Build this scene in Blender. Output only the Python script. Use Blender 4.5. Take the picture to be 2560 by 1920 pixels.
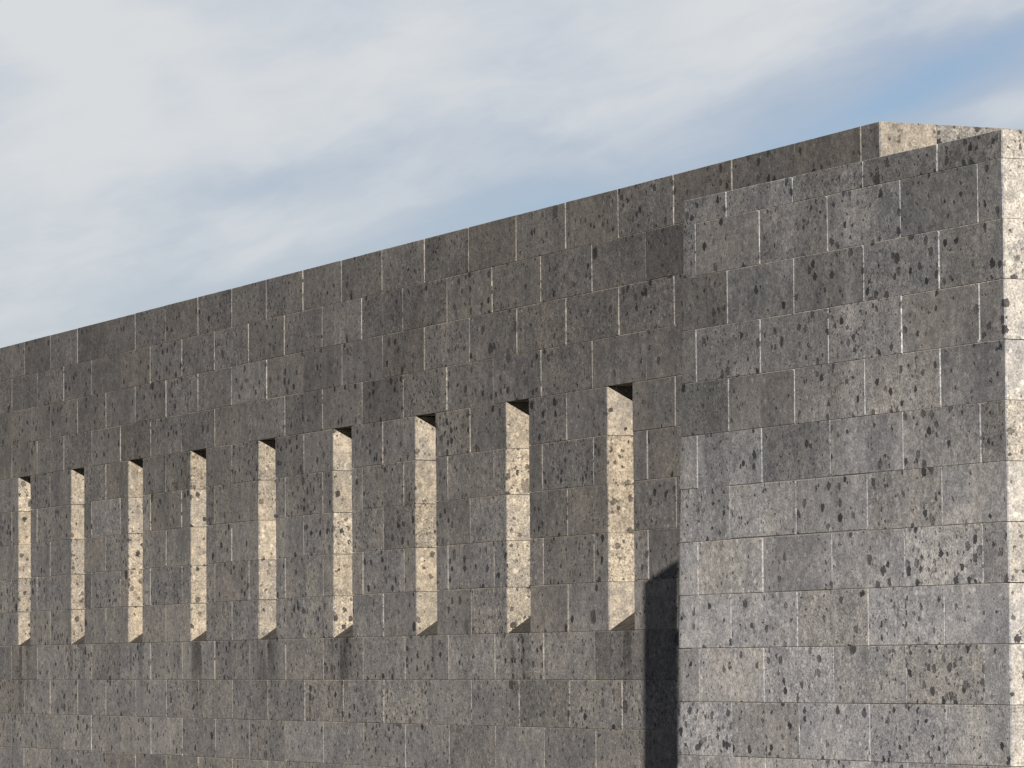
import bpy, bmesh, math, random
from mathutils import Vector, Matrix

for o in list(bpy.data.objects):
    bpy.data.objects.remove(o, do_unlink=True)
scene = bpy.context.scene
C = scene.collection
RNG = random.Random(11)

# ---------------------------------------------------------------- camera
# World: X runs along the long wall (near end +X), Y into the building, Z up.
# Z = 0 is the top of the long wall, the ground lies 5.5 m below it.
GROUND = -5.5
FPX = 10103.5                                   # focal length in pixels of a 2560 wide frame
yaw, pitch, roll = 0.41745, 0.06963, -0.00733
cam_pos = Vector((29.8937, -14.1069, -3.8797))
fw = Vector((-math.cos(yaw) * math.cos(pitch), math.sin(yaw) * math.cos(pitch), math.sin(pitch)))
rt = Vector((math.sin(yaw), math.cos(yaw), 0.0))
up = rt.cross(fw)
rt, up = (rt * math.cos(roll) + up * math.sin(roll), up * math.cos(roll) - rt * math.sin(roll))
cam_data = bpy.data.cameras.new('camera')
cam = bpy.data.objects.new('camera', cam_data)
C.objects.link(cam)
M = Matrix((rt, up, -fw)).transposed().to_4x4()
M.translation = cam_pos
cam.matrix_world = M
cam_data.sensor_width = 36.0
cam_data.lens = 36.0 * FPX / 2560.0
cam_data.clip_start = 0.5
cam_data.clip_end = 6000.0
scene.camera = cam


def project(p):
    d = Vector(p) - cam_pos
    z = d.dot(fw)
    if z <= 0.1:
        return None
    return (1280 + FPX * d.dot(rt) / z, 960 - FPX * d.dot(up) / z)


# ---------------------------------------------------------------- sun and sky
SUN_G = math.radians(25.9)                      # horizontal angle between the sun's rays and the long wall
SUN_EL = math.atan(0.52 * math.sin(SUN_G))
to_sun = Vector((math.cos(SUN_EL) * math.cos(SUN_G), -math.cos(SUN_EL) * math.sin(SUN_G), math.sin(SUN_EL)))
sun_data = bpy.data.lights.new('sun', 'SUN')
sun_data.energy = 5.0
sun_data.angle = math.radians(0.15)
sun_data.color = (1.0, 0.93, 0.83)
sun = bpy.data.objects.new('sun', sun_data)
C.objects.link(sun)
sun.rotation_euler = (-to_sun).to_track_quat('-Z', 'Y').to_euler()
sun.location = (0, -40, 30)

world = bpy.data.worlds.new('World')
scene.world = world
world.use_nodes = True
world.cycles.sampling_method = 'MANUAL'
world.cycles.sample_map_resolution = 256


class NT:
    """small helper for writing node trees"""

    def __init__(self, nt):
        self.nt = nt
        nt.nodes.clear()

    def n(self, kind, props=None, **ins):
        nd = self.nt.nodes.new(kind)
        for k, v in (props or {}).items():
            setattr(nd, k, v)
        for k, v in ins.items():
            key = int(k[1:]) if k[0] == 'i' and k[1:].isdigit() else k.replace('_', ' ')
            self.put(nd.inputs[key], v)
        return nd

    def put(self, sock, v):
        if isinstance(v, bpy.types.NodeSocket):
            self.nt.links.new(v, sock)
        elif isinstance(v, bpy.types.Node):
            self.nt.links.new(v.outputs[0], sock)
        else:
            if isinstance(v, tuple) and len(v) == 3 and sock.type == 'RGBA':
                v = v + (1.0,)
            sock.default_value = v

    def m(self, op, a, b=0.0, c=0.0, clamp=False):
        nd = self.nt.nodes.new('ShaderNodeMath')
        nd.operation = op
        nd.use_clamp = clamp
        for i, v in enumerate((a, b, c)):
            self.put(nd.inputs[i], v)
        return nd.outputs[0]

    def vm(self, op, a, b=(0, 0, 0), s=None):
        nd = self.nt.nodes.new('ShaderNodeVectorMath')
        nd.operation = op
        self.put(nd.inputs[0], a)
        self.put(nd.inputs[1], b)
        if s is not None:
            self.put(nd.inputs[3], s)
        return nd.outputs[0]

    def mapr(self, v, a, b, c=0.0, d=1.0, smooth=True):
        nd = self.nt.nodes.new('ShaderNodeMapRange')
        nd.interpolation_type = 'SMOOTHSTEP' if smooth else 'LINEAR'
        for i, x in enumerate((v, a, b, c, d)):
            self.put(nd.inputs[i], x)
        return nd.outputs[0]

    def mix(self, f, a, b, blend='MIX'):
        nd = self.nt.nodes.new('ShaderNodeMix')
        nd.data_type = 'RGBA'
        nd.blend_type = blend
        self.put(nd.inputs[0], f)
        self.put(nd.inputs[6], a)
        self.put(nd.inputs[7], b)
        return nd.outputs[2]

    def sep(self, v):
        nd = self.nt.nodes.new('ShaderNodeSeparateXYZ')
        self.put(nd.inputs[0], v)
        return nd.outputs

    def comb(self, x, y, z):
        nd = self.nt.nodes.new('ShaderNodeCombineXYZ')
        for i, v in enumerate((x, y, z)):
            self.put(nd.inputs[i], v)
        return nd.outputs[0]

    def noise(self, vec, scale, detail=4.0, rough=0.5, dist=0.0, out=0):
        nd = self.nt.nodes.new('ShaderNodeTexNoise')
        self.put(nd.inputs['Vector'], vec)
        nd.inputs['Scale'].default_value = scale
        nd.inputs['Detail'].default_value = detail
        nd.inputs['Roughness'].default_value = rough
        nd.inputs['Distortion'].default_value = dist
        return nd.outputs[out]

    def voro(self, vec, scale, rnd=1.0):
        nd = self.nt.nodes.new('ShaderNodeTexVoronoi')
        self.put(nd.inputs['Vector'], vec)
        nd.inputs['Scale'].default_value = scale
        nd.inputs['Randomness'].default_value = rnd
        return nd.outputs['Distance'], nd.outputs['Color']


w = NT(world.node_tree)
sky = w.n('ShaderNodeTexSky', {'sky_type': 'NISHITA', 'sun_disc': False, 'sun_elevation': SUN_EL,
                               'sun_rotation': math.atan2(to_sun.x, to_sun.y),
                               'altitude': 100.0, 'air_density': 1.0, 'dust_density': 0.6, 'ozone_density': 2.5})
# thin high cloud: streaks laid out in azimuth and elevation (degrees)
gen = w.n('ShaderNodeTexCoord').outputs['Generated']
dx, dy, dz = w.sep(gen)
az = w.m('MULTIPLY', w.m('ARCTAN2', dy, w.m('MULTIPLY', dx, -1.0)), 57.2958)     # 0 along -X, positive towards +Y
el = w.m('MULTIPLY', w.m('ARCSINE', dz), 57.2958)
u0 = w.m('SUBTRACT', az, 24.0)
v0 = w.m('SUBTRACT', el, 7.2)


def rotated(deg, cu, cv):
    c_, s_ = math.cos(math.radians(deg)), math.sin(math.radians(deg))
    a_, b_ = w.m('SUBTRACT', u0, cu), w.m('SUBTRACT', v0, cv)
    return (w.m('ADD', w.m('MULTIPLY', a_, c_), w.m('MULTIPLY', b_, s_)),
            w.m('SUBTRACT', w.m('MULTIPLY', b_, c_), w.m('MULTIPLY', a_, s_)))


def lens(deg, cu, cv, ru, rv):
    """soft elongated patch of cloud or clear sky, angles in degrees"""
    a_, b_ = rotated(deg, cu, cv)
    d2 = w.m('ADD', w.m('POWER', w.m('ABSOLUTE', w.m('DIVIDE', a_, ru)), 2.0), w.m('POWER', w.m('ABSOLUTE', w.m('DIVIDE', b_, rv)), 2.0))
    return w.m('POWER', 2.718, w.m('MULTIPLY', d2, -1.0))


uu, vv = rotated(17, 0, 0)
warp = w.noise(w.comb(w.m('MULTIPLY', uu, 0.30), w.m('MULTIPLY', vv, 0.45), 9.1), 1.0, 3.0, 0.55, out=1)
wv = w.vm('SUBTRACT', warp, (0.5, 0.5, 0.5))
streak = w.vm('ADD', w.comb(w.m('MULTIPLY', uu, 0.16), w.m('MULTIPLY', vv, 0.62), 3.7), w.vm('SCALE', wv, s=0.75))
n1 = w.noise(streak, 1.0, 7.0, 0.58)
soft = w.noise(w.vm('ADD', w.comb(w.m('MULTIPLY', u0, 0.26), w.m('MULTIPLY', v0, 0.42), 1.3), w.vm('SCALE', wv, s=0.5)), 1.0, 4.0, 0.5)
bank = w.mapr(w.m('ADD', vv, w.m('MULTIPLY', w.m('SUBTRACT', n1, 0.5), 2.2)), -1.3, 1.5, 0.62, 0.88)
cover = w.m('ADD', bank, w.m('MULTIPLY', w.m('SUBTRACT', soft, 0.5), 0.55))
cover = w.m('ADD', cover, w.m('MULTIPLY', w.m('SUBTRACT', n1, 0.5), 0.75))
for (deg, cu, cv, ru, rv, k) in ((24, 6.3, 1.15, 2.0, 0.34, -0.32), (22, 4.0, 0.25, 2.2, 0.40, -0.22), (12, 0.6, -0.75, 2.4, 0.5, -0.20),
                                 (8, -3.2, -0.35, 1.3, 0.4, -0.20), (-40, -6.3, 1.5, 1.3, 0.8, 0.20), (-48, -4.6, 1.3, 1.4, 0.4, 0.10), (0, -5.5, -1.5, 2.5, 0.8, 0.12),
                                 (14, 3.8, 1.55, 2.6, 0.55, 0.22), (12, -1.0, 1.7, 1.8, 0.4, 0.14), (4, 7.0, 0.55, 0.9, 0.3, 0.20)):
    cover = w.m('ADD', cover, w.m('MULTIPLY', lens(deg, cu, cv, ru, rv), k))
cover = w.m('MAXIMUM', w.m('MINIMUM', cover, 1.0), 0.0)
thin = w.mapr(el, 11.0, 34.0, 1.0, 0.12)
cover = w.m('MULTIPLY', cover, thin)
blue = w.mix(1.0, sky.outputs[0], (0.335, 0.318, 0.360), 'MULTIPLY')
white = w.mix(w.mapr(cover, 0.45, 1.0), (1.95, 2.04, 2.27), (2.60, 2.68, 2.76))
col = w.mix(cover, blue, white)
bg = w.n('ShaderNodeBackground', Color=col, Strength=0.1)
w.n('ShaderNodeOutputWorld', Surface=bg.outputs[0])

scene.view_settings.view_transform = 'Standard'
scene.view_settings.look = 'None'
scene.view_settings.exposure = 1.4
scene.view_settings.gamma = 1.0
scene.cycles.max_bounces = 5
scene.cycles.diffuse_bounces = 3


# ---------------------------------------------------------------- materials
def material(name):
    m = bpy.data.materials.new(name)
    m.use_nodes = True
    return m, NT(m.node_tree)


def stone_material(name, face_lo, face_hi, face_tint, z_lo, z_hi, sill_stains=False):
    """Volcanic tuff: grey matrix, dark scoria inclusions and pits, pale pumice specks.
    Faces that look out of the wall are darker (face_*: how much colour stays)."""
    m, t = material(name)
    geo = t.n('ShaderNodeNewGeometry')
    info = t.n('ShaderNodeObjectInfo')
    tc = t.n('ShaderNodeTexCoord')
    rnd = info.outputs['Random']
    off = t.comb(t.m('MULTIPLY', rnd, 37.0), t.m('MULTIPLY', rnd, 91.0), t.m('MULTIPLY', rnd, 53.0))
    p = t.vm('ADD', tc.outputs['Object'], off)
    wob = t.noise(p, 30.0, 2.0, 0.7, out=1)
    pw = t.vm('ADD', p, t.vm('SCALE', t.vm('SUBTRACT', wob, (0.5, 0.5, 0.5)), s=0.055))
    stretch = t.vm('MULTIPLY', pw, (0.98, 0.98, 0.92))
    amount = info.outputs['Alpha']                       # how many inclusions this stone has

    def spots(vec, scale, keep, r0, r1, edge):
        d, c = t.voro(vec, scale)
        r, g, b = t.sep(c)
        rad = t.mapr(t.m('POWER', g, 2.0), 0.0, 1.0, r0, r1, smooth=False)
        lo = t.m('SUBTRACT', rad, edge)
        f = t.mapr(d, lo, rad, 1.0, 0.0)
        k = t.m('LESS_THAN', r, t.m('MULTIPLY', amount, keep))
        return t.m('MULTIPLY', f, k), b

    big, bigr = spots(stretch, 5.6, 0.14, 0.10, 0.36, 0.035)
    mid, midr = spots(stretch, 12.0, 0.50, 0.15, 0.44, 0.05)
    sml, smlr = spots(stretch, 25.0, 0.40, 0.20, 0.50, 0.09)
    lite, _ = spots(t.vm('ADD', stretch, (7.3, 1.9, 4.4)), 22.0, 0.32, 0.16, 0.48, 0.12)
    grain = t.noise(p, 62.0, 2.0, 0.8)
    mott = t.noise(p, 15.0, 3.0, 0.65)
    cloud = t.noise(p, 2.6, 2.0, 0.55)

    base = info.outputs['Color']
    gk = t.mapr(amount, 0.2, 1.6, 0.42, 0.72, smooth=False)
    gv = t.m('ADD', 1.0, t.m('MULTIPLY', t.m('MULTIPLY', t.m('SUBTRACT', grain, 0.5), 4.0), gk))
    v = t.m('MULTIPLY', gv, t.mapr(mott, 0.3, 0.7, 0.70, 1.32, smooth=False))
    v = t.m('MULTIPLY', v, t.mapr(cloud, 0.32, 0.68, 0.84, 1.15, smooth=False))
    v = t.m('MAXIMUM', v, 0.15)
    hue = t.mix(t.mapr(t.m('ADD', cloud, t.m('MULTIPLY', t.m('SUBTRACT', mott, 0.5), 0.5)), 0.36, 0.64), (0.982, 0.992, 1.022), (1.02, 1.0, 0.975))
    colr = t.mix(1.0, t.mix(1.0, base, hue, 'MULTIPLY'), t.comb(v, v, v), 'MULTIPLY')
    colr = t.mix(t.m('MULTIPLY', lite, 0.75), colr, t.mix(1.0, base, (1.8, 1.78, 1.72), 'MULTIPLY'))
    # darker tone, deepening upwards, on the faces that look out of the wall
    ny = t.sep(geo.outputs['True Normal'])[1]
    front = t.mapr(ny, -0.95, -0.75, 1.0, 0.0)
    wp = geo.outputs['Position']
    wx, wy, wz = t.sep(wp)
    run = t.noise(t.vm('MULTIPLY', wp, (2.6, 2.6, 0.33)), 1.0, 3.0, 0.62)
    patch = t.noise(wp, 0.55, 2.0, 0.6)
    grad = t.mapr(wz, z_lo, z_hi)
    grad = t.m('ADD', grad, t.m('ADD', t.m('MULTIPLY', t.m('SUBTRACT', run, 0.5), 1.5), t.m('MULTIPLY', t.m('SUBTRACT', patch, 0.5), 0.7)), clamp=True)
    keep = t.mapr(grad, 0.0, 1.0, face_lo, face_hi, smooth=False)
    if sill_stains:
        # water marks that run down from the slit sills
        ph = t.m('SUBTRACT', t.m('FRACT', t.m('DIVIDE', t.m('ADD', wx, 102.664 - 0.2), 2.05328)), 0.0)
        ph = t.m('MULTIPLY', t.m('MINIMUM', ph, t.m('SUBTRACT', 1.0, ph)), 2.05328)
        wig = t.noise(t.vm('MULTIPLY', wp, (5.5, 1.0, 0.9)), 1.0, 2.0, 0.6)
        st = t.m('MULTIPLY', t.mapr(ph, 0.05, 0.42, 1.0, 0.0), t.mapr(wz, -4.6, -3.62, 0.0, 1.0))
        st = t.m('MULTIPLY', st, t.m('LESS_THAN', wz, -3.58))
        st = t.m('MULTIPLY', st, t.mapr(wig, 0.44, 0.60))
        keep = t.m('MULTIPLY', keep, t.mapr(st, 0.0, 1.0, 1.0, 0.38, smooth=False))
    face_tone = t.mix(1.0, face_tint, t.comb(keep, keep, keep), 'MULTIPLY')
    colr = t.mix(front, colr, t.mix(1.0, colr, face_tone, 'MULTIPLY'))
    # the first centimetre inside a joint is greyer than the slit reveals
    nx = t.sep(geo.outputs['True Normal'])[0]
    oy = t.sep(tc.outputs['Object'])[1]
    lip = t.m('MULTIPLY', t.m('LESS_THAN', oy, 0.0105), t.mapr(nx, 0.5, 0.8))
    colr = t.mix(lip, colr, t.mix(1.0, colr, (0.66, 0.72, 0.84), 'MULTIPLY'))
    # inclusions: dark scoria
    dark = t.m('MAXIMUM', t.m('MULTIPLY', big, t.mapr(bigr, 0.0, 1.0, 0.45, 1.0)), t.m('MAXIMUM', t.m('MULTIPLY', mid, t.mapr(midr, 0, 1, 0.65, 1.0)), t.m('MULTIPLY', sml, t.mapr(smlr, 0, 1, 0.25, 0.9))))
    colr = t.mix(t.m('MULTIPLY', dark, 0.96), colr, t.mix(1.0, colr, (0.10, 0.105, 0.125), 'MULTIPLY'))
    h = t.m('ADD', t.m('MULTIPLY', grain, 0.0022), t.m('MULTIPLY', mott, 0.004))
    pit = t.m('ADD', t.m('MULTIPLY', mid, 0.011), t.m('MULTIPLY', sml, 0.004))
    h = t.m('SUBTRACT', h, pit)
    bump = t.n('ShaderNodeBump', Strength=0.75, Distance=1.0, Height=h)
    b = t.n('ShaderNodeBsdfPrincipled', Base_Color=colr, Roughness=0.93, Normal=bump.outputs[0])
    b.inputs['Specular IOR Level'].default_value = 0.2
    t.n('ShaderNodeOutputMaterial', Surface=b.outputs[0])
    return m


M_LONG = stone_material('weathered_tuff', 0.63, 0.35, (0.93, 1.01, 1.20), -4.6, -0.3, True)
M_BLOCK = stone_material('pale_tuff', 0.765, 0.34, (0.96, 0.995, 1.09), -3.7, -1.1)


def simple_material(name, colour, rough=0.9, scale=12.0, amp=0.25, bump=0.003, metallic=0.0):
    m, t = material(name)
    tc = t.n('ShaderNodeTexCoord')
    a = t.noise(tc.outputs['Object'], scale, 6.0, 0.62)
    b_ = t.noise(tc.outputs['Object'], scale * 9, 3.0, 0.6)
    v = t.m('MULTIPLY', t.mapr(a, 0.3, 0.7, 1 - amp, 1 + amp, smooth=False), t.mapr(b_, 0.3, 0.7, 1 - amp, 1 + amp, smooth=False))
    c = t.mix(1.0, colour, t.comb(v, v, v), 'MULTIPLY')
    bp = t.n('ShaderNodeBump', Strength=0.6, Distance=1.0, Height=t.m('MULTIPLY', b_, bump))
    b = t.n('ShaderNodeBsdfPrincipled', Base_Color=c, Roughness=rough, Metallic=metallic, Normal=bp.outputs[0])
    t.n('ShaderNodeOutputMaterial', Surface=b.outputs[0])
    return m


M_MORTAR = simple_material('mortar', (0.10, 0.098, 0.092), scale=14)
M_GLASS = simple_material('dark_glass', (0.012, 0.013, 0.016), rough=0.25, amp=0.1, bump=0.0)
M_GROUND = simple_material('asphalt', (0.055, 0.054, 0.052), scale=0.6, bump=0.004)
M_STEEL = simple_material('galvanised_steel', (0.30, 0.31, 0.32), rough=0.45, metallic=0.8, amp=0.08)
M_CLOTH = simple_material('banner_cloth', (0.16, 0.03, 0.03), scale=20, amp=0.1)


# ---------------------------------------------------------------- object helpers
def tag(o, label=None, cat=None, group=None, kind=None):
    for k, v in (('label', label), ('category', cat), ('group', group), ('kind', kind)):
        if v:
            o[k] = v
    return o


def empty(name, loc=(0, 0, 0), rz=0.0):
    o = bpy.data.objects.new(name, None)
    o.empty_display_size = 0.3
    C.objects.link(o)
    o.location = loc
    o.rotation_euler = (0, 0, rz)
    return o


def mesh_obj(name, verts, faces, mat, parent=None, loc=(0, 0, 0)):
    me = bpy.data.meshes.new(name)
    me.from_pydata([tuple(v) for v in verts], [], faces)
    me.materials.append(mat)
    me.update()
    o = bpy.data.objects.new(name, me)
    C.objects.link(o)
    o.location = loc
    if parent:
        o.parent = parent
    return o


def boxes_obj(name, boxes, mat, parent=None):
    vs, fs = [], []
    for (x0, x1, y0, y1, z0, z1) in boxes:
        b = len(vs)
        vs += [(x0, y0, z0), (x1, y0, z0), (x1, y1, z0), (x0, y1, z0), (x0, y0, z1), (x1, y0, z1), (x1, y1, z1), (x0, y1, z1)]
        fs += [tuple(b + i for i in f) for f in ((0, 3, 2, 1), (4, 5, 6, 7), (0, 1, 5, 4), (1, 2, 6, 5), (2, 3, 7, 6), (3, 0, 4, 7))]
    return mesh_obj(name, vs, fs, mat, parent)


def stone(mat, parent, colour, xl0, xl1, xr0, xr1, z0, z1, yf, yb, side=None, r=RNG):
    """A sawn block. xl0/xl1: left end at its bottom and top, xr0/xr1: right end. The outer arrises are eased."""
    c = r.uniform(0.0016, 0.0034)
    yf += r.uniform(-0.002, 0.002)
    tl, tu = r.uniform(-0.0022, 0.0022), r.uniform(-0.0016, 0.0016)        # set slightly out of true
    cx, cz = (xl0 + xr0) / 2, (z0 + z1) / 2
    e = [r.uniform(-0.0012, 0.0012) for _ in range(8)]
    out = [(xl0 + e[0], z0 + e[1]), (xr0 + e[2], z0 + e[3]), (xr1 + e[4], z1 + e[5]), (xl1 + e[6], z1 + e[7])]
    sg = [(-1, -1), (1, -1), (1, 1), (-1, 1)]
    ring = []                                              # outline, some corners knocked off
    for i, (x, z) in enumerate(out):
        sx, sz = sg[i]
        if yb < 0.2 and r.random() < 0.22:
            dx_, dz_ = r.uniform(0.006, 0.030), r.uniform(0.005, 0.022)
            pa, pb = (x - sx * dx_, z), (x, z - sz * dz_)
            ring += [(pa, sx, sz), (pb, sx, sz)] if i in (1, 3) else [(pb, sx, sz), (pa, sx, sz)]
        else:
            ring.append(((x, z), sx, sz))
    n_ = len(ring)
    v = []
    for (x, z), sx, sz in ring:
        v.append((x - sx * c - cx, yf + sx * tl + sz * tu, z - sz * c - cz))
    for (x, z), sx, sz in ring:
        v.append((x - cx, yf + c + sx * tl + sz * tu, z - cz))
    for (x, z), sx, sz in ring:
        v.append((x - cx, yb, z - cz))
    f = [tuple(range(n_))]
    for i in range(n_):
        j = (i + 1) % n_
        f.append((n_ + i, n_ + j, j, i))
        f.append((2 * n_ + i, 2 * n_ + j, n_ + j, n_ + i))
    f.append(tuple(range(3 * n_ - 1, 2 * n_ - 1, -1)))
    o = mesh_obj('wall_stone', v, f, mat, parent, (cx, 0, cz))
    o.color = colour
    return o


def end_stone(mat, parent, colour, x, y0, y1, z0, z1, thick=0.12):
    """A block in the end face (looks towards +X)."""
    c = 0.004
    x += RNG.uniform(-0.002, 0.002)
    cy, cz = (y0 + y1) / 2, (z0 + z1) / 2
    hy, hz = (y1 - y0) / 2, (z1 - z0) / 2
    q = [(-1, -1), (1, -1), (1, 1), (-1, 1)]
    v = [(0, a * (hy - c), b * (hz - c)) for a, b in q] + [(-c, a * hy, b * hz) for a, b in q] + [(-thick, a * hy, b * hz) for a, b in q]
    f = [(0, 1, 2, 3)]
    for i in range(4):
        j = (i + 1) % 4
        f.append((4 + i, 4 + j, j, i))
        f.append((8 + i, 8 + j, 4 + j, 4 + i))
    f.append((11, 10, 9, 8))
    o = mesh_obj('wall_stone', v, f, mat, parent, (x, cy, cz))
    o.color = colour
    return o


def stone_colour(base, spread, r=RNG):
    k = 1.0 + r.gauss(0, spread)
    k = max(0.68, min(1.35, k))
    tint = r.choice(['grey', 'grey', 'brown', 'blue', 'blue'])
    c = {'grey': (1.0, 0.995, 0.985), 'brown': (1.015, 0.993, 0.96), 'blue': (0.985, 0.99, 1.005)}[tint]
    return (base[0] * k * c[0], base[1] * k * c[1], base[2] * k * c[2], r.choice([0.6, 0.8, 0.95, 1.1, 1.2, 1.4, 1.6]))


def in_frame(pts, margin=25):
    px = [project(p) for p in pts]
    xs, ys = [p[0] for p in px], [p[1] for p in px]
    return max(xs) > -margin and min(xs) < 2560 + margin and max(ys) > -margin and min(ys) < 1920 + margin


# ---------------------------------------------------------------- ground
g = boxes_obj('ground', [(-2500, 2500, -2500, 2500, GROUND - 0.5, GROUND)], M_GROUND)
tag(g, kind='structure')

# ---------------------------------------------------------------- long wall with slits
PITCH = 1.02664           # stone length
H = 0.4                   # course height
SLIT_W = 0.4905
SLIT_MID = SLIT_W / 2
END_X = 4.627
LEFT_X = -18.95
slits = [-2 * PITCH * i for i in range(9)]                                # left edges
BASE_LONG = (0.138, 0.122, 0.100)

wall = empty('slit_wall', (END_X - 11, 0, GROUND))
tag(wall, 'long dark grey tuff stone wall with nine tall narrow lit slits', 'wall')
wall_off = Vector((-(END_X - 11), 0, -GROUND))


def W(o):
    """parts are written in world coordinates, then hung under the wall's Empty"""
    o.parent = wall
    o.location = Vector(o.location) + wall_off
    return o


hidden = []
for row in range(14):
    z1, z0 = -row * H, -(row + 1) * H
    x_stop = END_X if row == 0 else 2.2
    phase = 0.0 if row % 2 == 0 else 0.5
    joints = []
    n = -19
    while True:
        x = SLIT_MID + PITCH * (n + phase)
        if x > x_stop - 0.15:
            break
        if x > LEFT_X + 0.15:
            joints.append(x + RNG.uniform(-0.006, 0.006))
        n += 1
    edges = [(LEFT_X, 0)] + [(x, RNG.choice([0.005, 0.008, 0.012, 0.015, 0.019])) for x in joints] + [(x_stop, 0)]
    segs = [(edges[i][0] + edges[i][1] / 2, edges[i + 1][0] - edges[i + 1][1] / 2) for i in range(len(edges) - 1)]
    hz = RNG.uniform(0.0016, 0.0034)
    for (a, b) in segs:
        pieces = [(a, b, 0.10)]
        if 4 <= row <= 8:
            for s in slits:
                new = []
                for (p0, p1, dep) in pieces:
                    if p1 <= s or p0 >= s + SLIT_W:
                        new.append((p0, p1, dep))
                        continue
                    if p0 < s - 0.01:
                        new.append((p0, s, 0.50))
                    if p1 > s + SLIT_W + 0.01:
                        new.append((s + SLIT_W, p1, 0.50))
                pieces = new
            pieces = [(p0, p1, 0.50 if any(abs(p1 - s) < 0.03 or abs(p0 - s - SLIT_W) < 0.03 for s in slits) else d) for (p0, p1, d) in pieces]
        if row == 3 or row == 9:
            pieces = [(a, b, 0.52)]
        if row == 0 and b > END_X - 0.01:
            pieces = [(a, b, 0.47)]
        for (p0, p1, dep) in pieces:
            q = [(p0, 0, z0), (p1, 0, z0), (p0, 0, z1), (p1, 0, z1)]
            g2 = RNG.uniform(0.0012, 0.0034)
            if not in_frame(q, 5):
                hidden.append((p0, p1, 0.0, dep, z0 + g2, z1 - hz))
                continue
            zt = 0.0 if row == 0 else z1 - hz
            W(stone(M_LONG, None, stone_colour(BASE_LONG, 0.11), p0, p0, p1, p1, z0 + g2, zt, 0.0, dep))

# end of the wall, seen above the block
for (y0, y1) in ((0.48, 1.5), (1.512, 2.53), (2.542, 3.6)):
    W(end_stone(M_LONG, None, stone_colour(BASE_LONG, 0.05), END_X, y0, y1, -H + 0.004, 0.0))
if hidden:
    o = W(boxes_obj('lower_masonry', hidden, M_LONG))
    tag(o, kind='stuff')
    o.color = (*BASE_LONG, 0.8)

# backing: solid above and below the slits, piers between them
core = []
yF, yB = 0.009, 3.5
core.append((LEFT_X + 0.01, END_X - 0.03, yF, yB, -4 * H + 0.02, -0.02))
core.append((LEFT_X + 0.01, 2.1, yF, yB, GROUND - 0.2, -9 * H - 0.02))
prev = LEFT_X + 0.01
for s in sorted(slits):
    core.append((prev, s - 0.04, yF, yB, -9 * H - 0.02, -4 * H + 0.02))
    prev = s + SLIT_W + 0.04
core.append((prev, 2.1, yF, yB, -9 * H - 0.02, -4 * H + 0.02))
for s in slits:
    core.append((s - 0.04, s + SLIT_W + 0.04, 0.62, yB, -9 * H - 0.02, -4 * H + 0.02))
W(boxes_obj('wall_core', core, M_MORTAR))

# each slit: dark pane at the back, sloping sill
for s in slits:
    zt, zb = -4 * H, -9 * H
    pane = W(boxes_obj('slit_window', [(s - 0.02, s + SLIT_W + 0.02, 0.46, 0.48, zb - 0.0, zt + 0.01)], M_GLASS))
    c0 = SLIT_W / 2
    rise = 0.66
    a = 0.012
    prof = [(a, zb - 0.004), (0.49, zb - 0.004), (0.49, zb + rise * 0.49), (a, zb + 0.006)]
    vs = [(x, y, z) for x in (s + 0.001, s + SLIT_W - 0.001) for (y, z) in prof]
    fs = [(0, 1, 2, 3), (7, 6, 5, 4), (0, 4, 5, 1), (1, 5, 6, 2), (2, 6, 7, 3), (3, 7, 4, 0)]
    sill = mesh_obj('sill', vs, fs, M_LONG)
    sill.color = stone_colour((BASE_LONG[0] * 0.24, BASE_LONG[1] * 0.24, BASE_LONG[2] * 0.24), 0.06)
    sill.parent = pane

# ---------------------------------------------------------------- projecting block
TH = 0.0314               # the block's face is turned 1.8 degrees from the long wall
P2, H2 = 1.01067, 0.40778
ZT, Z0, J0 = -0.303, -0.49484, 0.89297
RIGHT = 5.246
block = empty('projecting_block', (1.3, -0.3, 0.0), TH)
tag(block, 'lighter grey tuff stone corner block standing in front of the slit wall', 'building')
BASE_BLOCK = (0.180, 0.172, 0.160)


def left_edge(z):
    return 0.72 + (z + 0.3) * 0.0485


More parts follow.
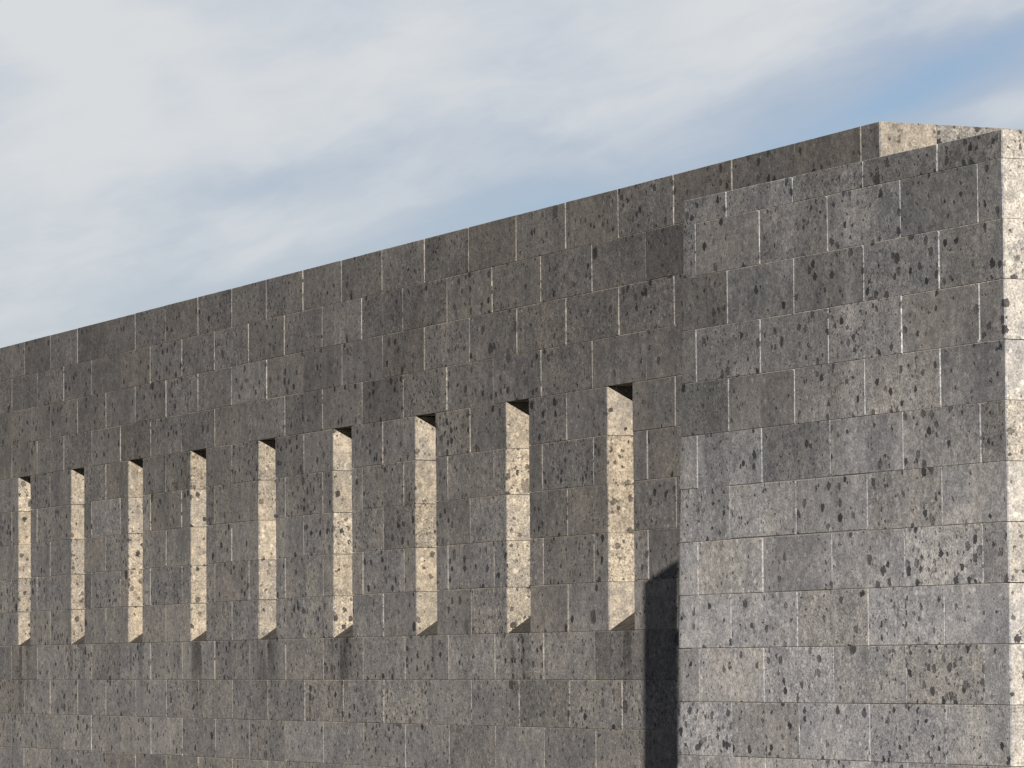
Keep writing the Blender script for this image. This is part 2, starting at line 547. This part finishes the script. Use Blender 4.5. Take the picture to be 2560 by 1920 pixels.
hidden = []
Mb = Matrix.Translation(Vector((1.3, -0.3, 0.0))) @ Matrix.Rotation(TH, 4, 'Z')
for row in range(-1, 13):
    z1 = ZT if row == -1 else Z0 - row * H2
    z0 = Z0 if row == -1 else Z0 - (row + 1) * H2
    z0 = max(z0, GROUND)
    if z1 <= GROUND:
        break
    js = [J0 + P2 * (i + (0.0 if row % 2 == 0 else 0.5)) + RNG.uniform(-0.005, 0.005) for i in range(-1, 6)]
    js = [x for x in js if left_edge(z0) + 0.1 < x < RIGHT - 0.1]
    gaps = [RNG.choice([0.005, 0.008, 0.012, 0.015, 0.019]) for _ in js]
    n = len(js) + 1
    for i in range(n):
        a0 = left_edge(z0) if i == 0 else js[i - 1] + gaps[i - 1] / 2
        a1 = left_edge(z1) if i == 0 else a0
        b = RIGHT if i == n - 1 else js[i] - gaps[i] / 2
        dep = 0.10
        if i == 0:
            dep = 0.40
        if i == n - 1:
            dep = 0.52 if row % 2 == 0 else 1.02
        q = [Mb @ Vector(v) for v in ((a0, 0, z0), (b, 0, z0), (a1, 0, z1), (b, 0, z1))]
        gb, gt = RNG.uniform(0.0016, 0.0038), RNG.uniform(0.0014, 0.0032)
        if row == 5 and i in (1, 2):
            gb, gt = 0.009, 0.008                         # open, weathered bed joints
        if not in_frame(q, 5):
            hidden.append((a0, b, 0.0, dep, z0 + gb, z1 - gt))
            continue
        stone(M_BLOCK, block, stone_colour(BASE_BLOCK, 0.13 if i < n - 1 else 0.06), a0, a1, b, b, z0 + gb, ZT if row == -1 else z1 - gt, 0.0, dep)
    y = (0.52 if row % 2 == 0 else 1.02) + 0.008
    while y < 4.0:
        y1 = y + 1.0
        if row <= 9:
            end_stone(M_BLOCK, block, stone_colour(BASE_BLOCK, 0.06), RIGHT, y, y1, z0 + 0.003, ZT if row == -1 else z1 - 0.003)
        else:
            hidden.append((RIGHT - 0.12, RIGHT, y, y1, z0 + 0.003, z1 - 0.003))
        y = y1 + 0.008
if hidden:
    o = boxes_obj('lower_masonry', hidden, M_BLOCK, block)
    tag(o, kind='stuff')
    o.color = (*BASE_BLOCK, 0.8)
boxes_obj('block_core', [(0.75, RIGHT - 0.035, 0.009, 4.2, GROUND - 0.2, ZT - 0.03)], M_MORTAR, block)

# ---------------------------------------------------------------- invented shadow caster outside the frame
# Added to cast the dark upright band in the corner between wall and block.
anchor = Vector((0.9, 0.0, -3.2))
D = 19.0
flat = Vector((to_sun.x, to_sun.y, 0)).normalized()
origin = anchor + to_sun * D
sidev = Vector((-flat.y, flat.x, 0))


def to_caster(x, z):
    p = Vector((x, 0.0, z))
    k = (origin - p).dot(flat) / to_sun.dot(flat)
    return p + to_sun * k


outline = [to_caster(0.62, -4.80), to_caster(1.27, -4.80), to_caster(1.30, -3.05), to_caster(0.66, -3.23)]
caster = empty('street_banner', (origin.x, origin.y, outline[0].z))
tag(caster, 'narrow dark red banner hung from a cable in front of the wall', 'banner')
o3 = Vector(caster.location)
th = flat * 0.015
vs = [p - o3 - th for p in outline] + [p - o3 + th for p in outline]
mesh_obj('cloth', vs, [(0, 1, 2, 3), (7, 6, 5, 4), (0, 4, 5, 1), (1, 5, 6, 2), (2, 6, 7, 3), (3, 7, 4, 0)], M_CLOTH, caster)
for p in outline:
    q = project(p)
    print('banner px', None if q is None else [round(v) for v in q])


def tube(name, a, b, r0, r1, mat, parent, seg=12):
    a, b = Vector(a), Vector(b)
    d = (b - a).normalized()
    s = d.orthogonal().normalized()
    t_ = d.cross(s)
    vs, fs = [], []
    for (c_, r_) in ((a, r0), (b, r1)):
        for k in range(seg):
            an = 2 * math.pi * k / seg
            vs.append(c_ + (s * math.cos(an) + t_ * math.sin(an)) * r_)
    for k in range(seg):
        j = (k + 1) % seg
        fs.append((k, j, seg + j, seg + k))
    fs.append(tuple(range(seg - 1, -1, -1)))
    fs.append(tuple(range(seg, 2 * seg)))
    return mesh_obj(name, vs, fs, mat, parent)


cable_z = max(p.z for p in outline) + 0.35
for i, p in enumerate((outline[2], outline[3])):
    tube('hanger', p - o3, Vector((p.x, p.y, cable_z)) - o3, 0.0012, 0.0012, M_STEEL, caster, 6)
ends = [origin + sidev * k for k in (-10.0, 10.0)]
tube('cable', Vector((ends[0].x, ends[0].y, cable_z)) - o3, Vector((ends[1].x, ends[1].y, cable_z)) - o3, 0.0012, 0.0012, M_STEEL, caster, 6)
for i, e in enumerate(ends):
    pole = tube('cable_post', (0, 0, 0), (0, 0, cable_z + 0.3 - GROUND), 0.075, 0.05, M_STEEL, None, 16)
    pole.location = (e.x, e.y, GROUND)
    tag(pole, ['steel cable post nearer the long wall, holding the banner cable', 'steel cable post farther from the long wall, holding the banner cable'][i], 'post', 'posts of the banner cable')
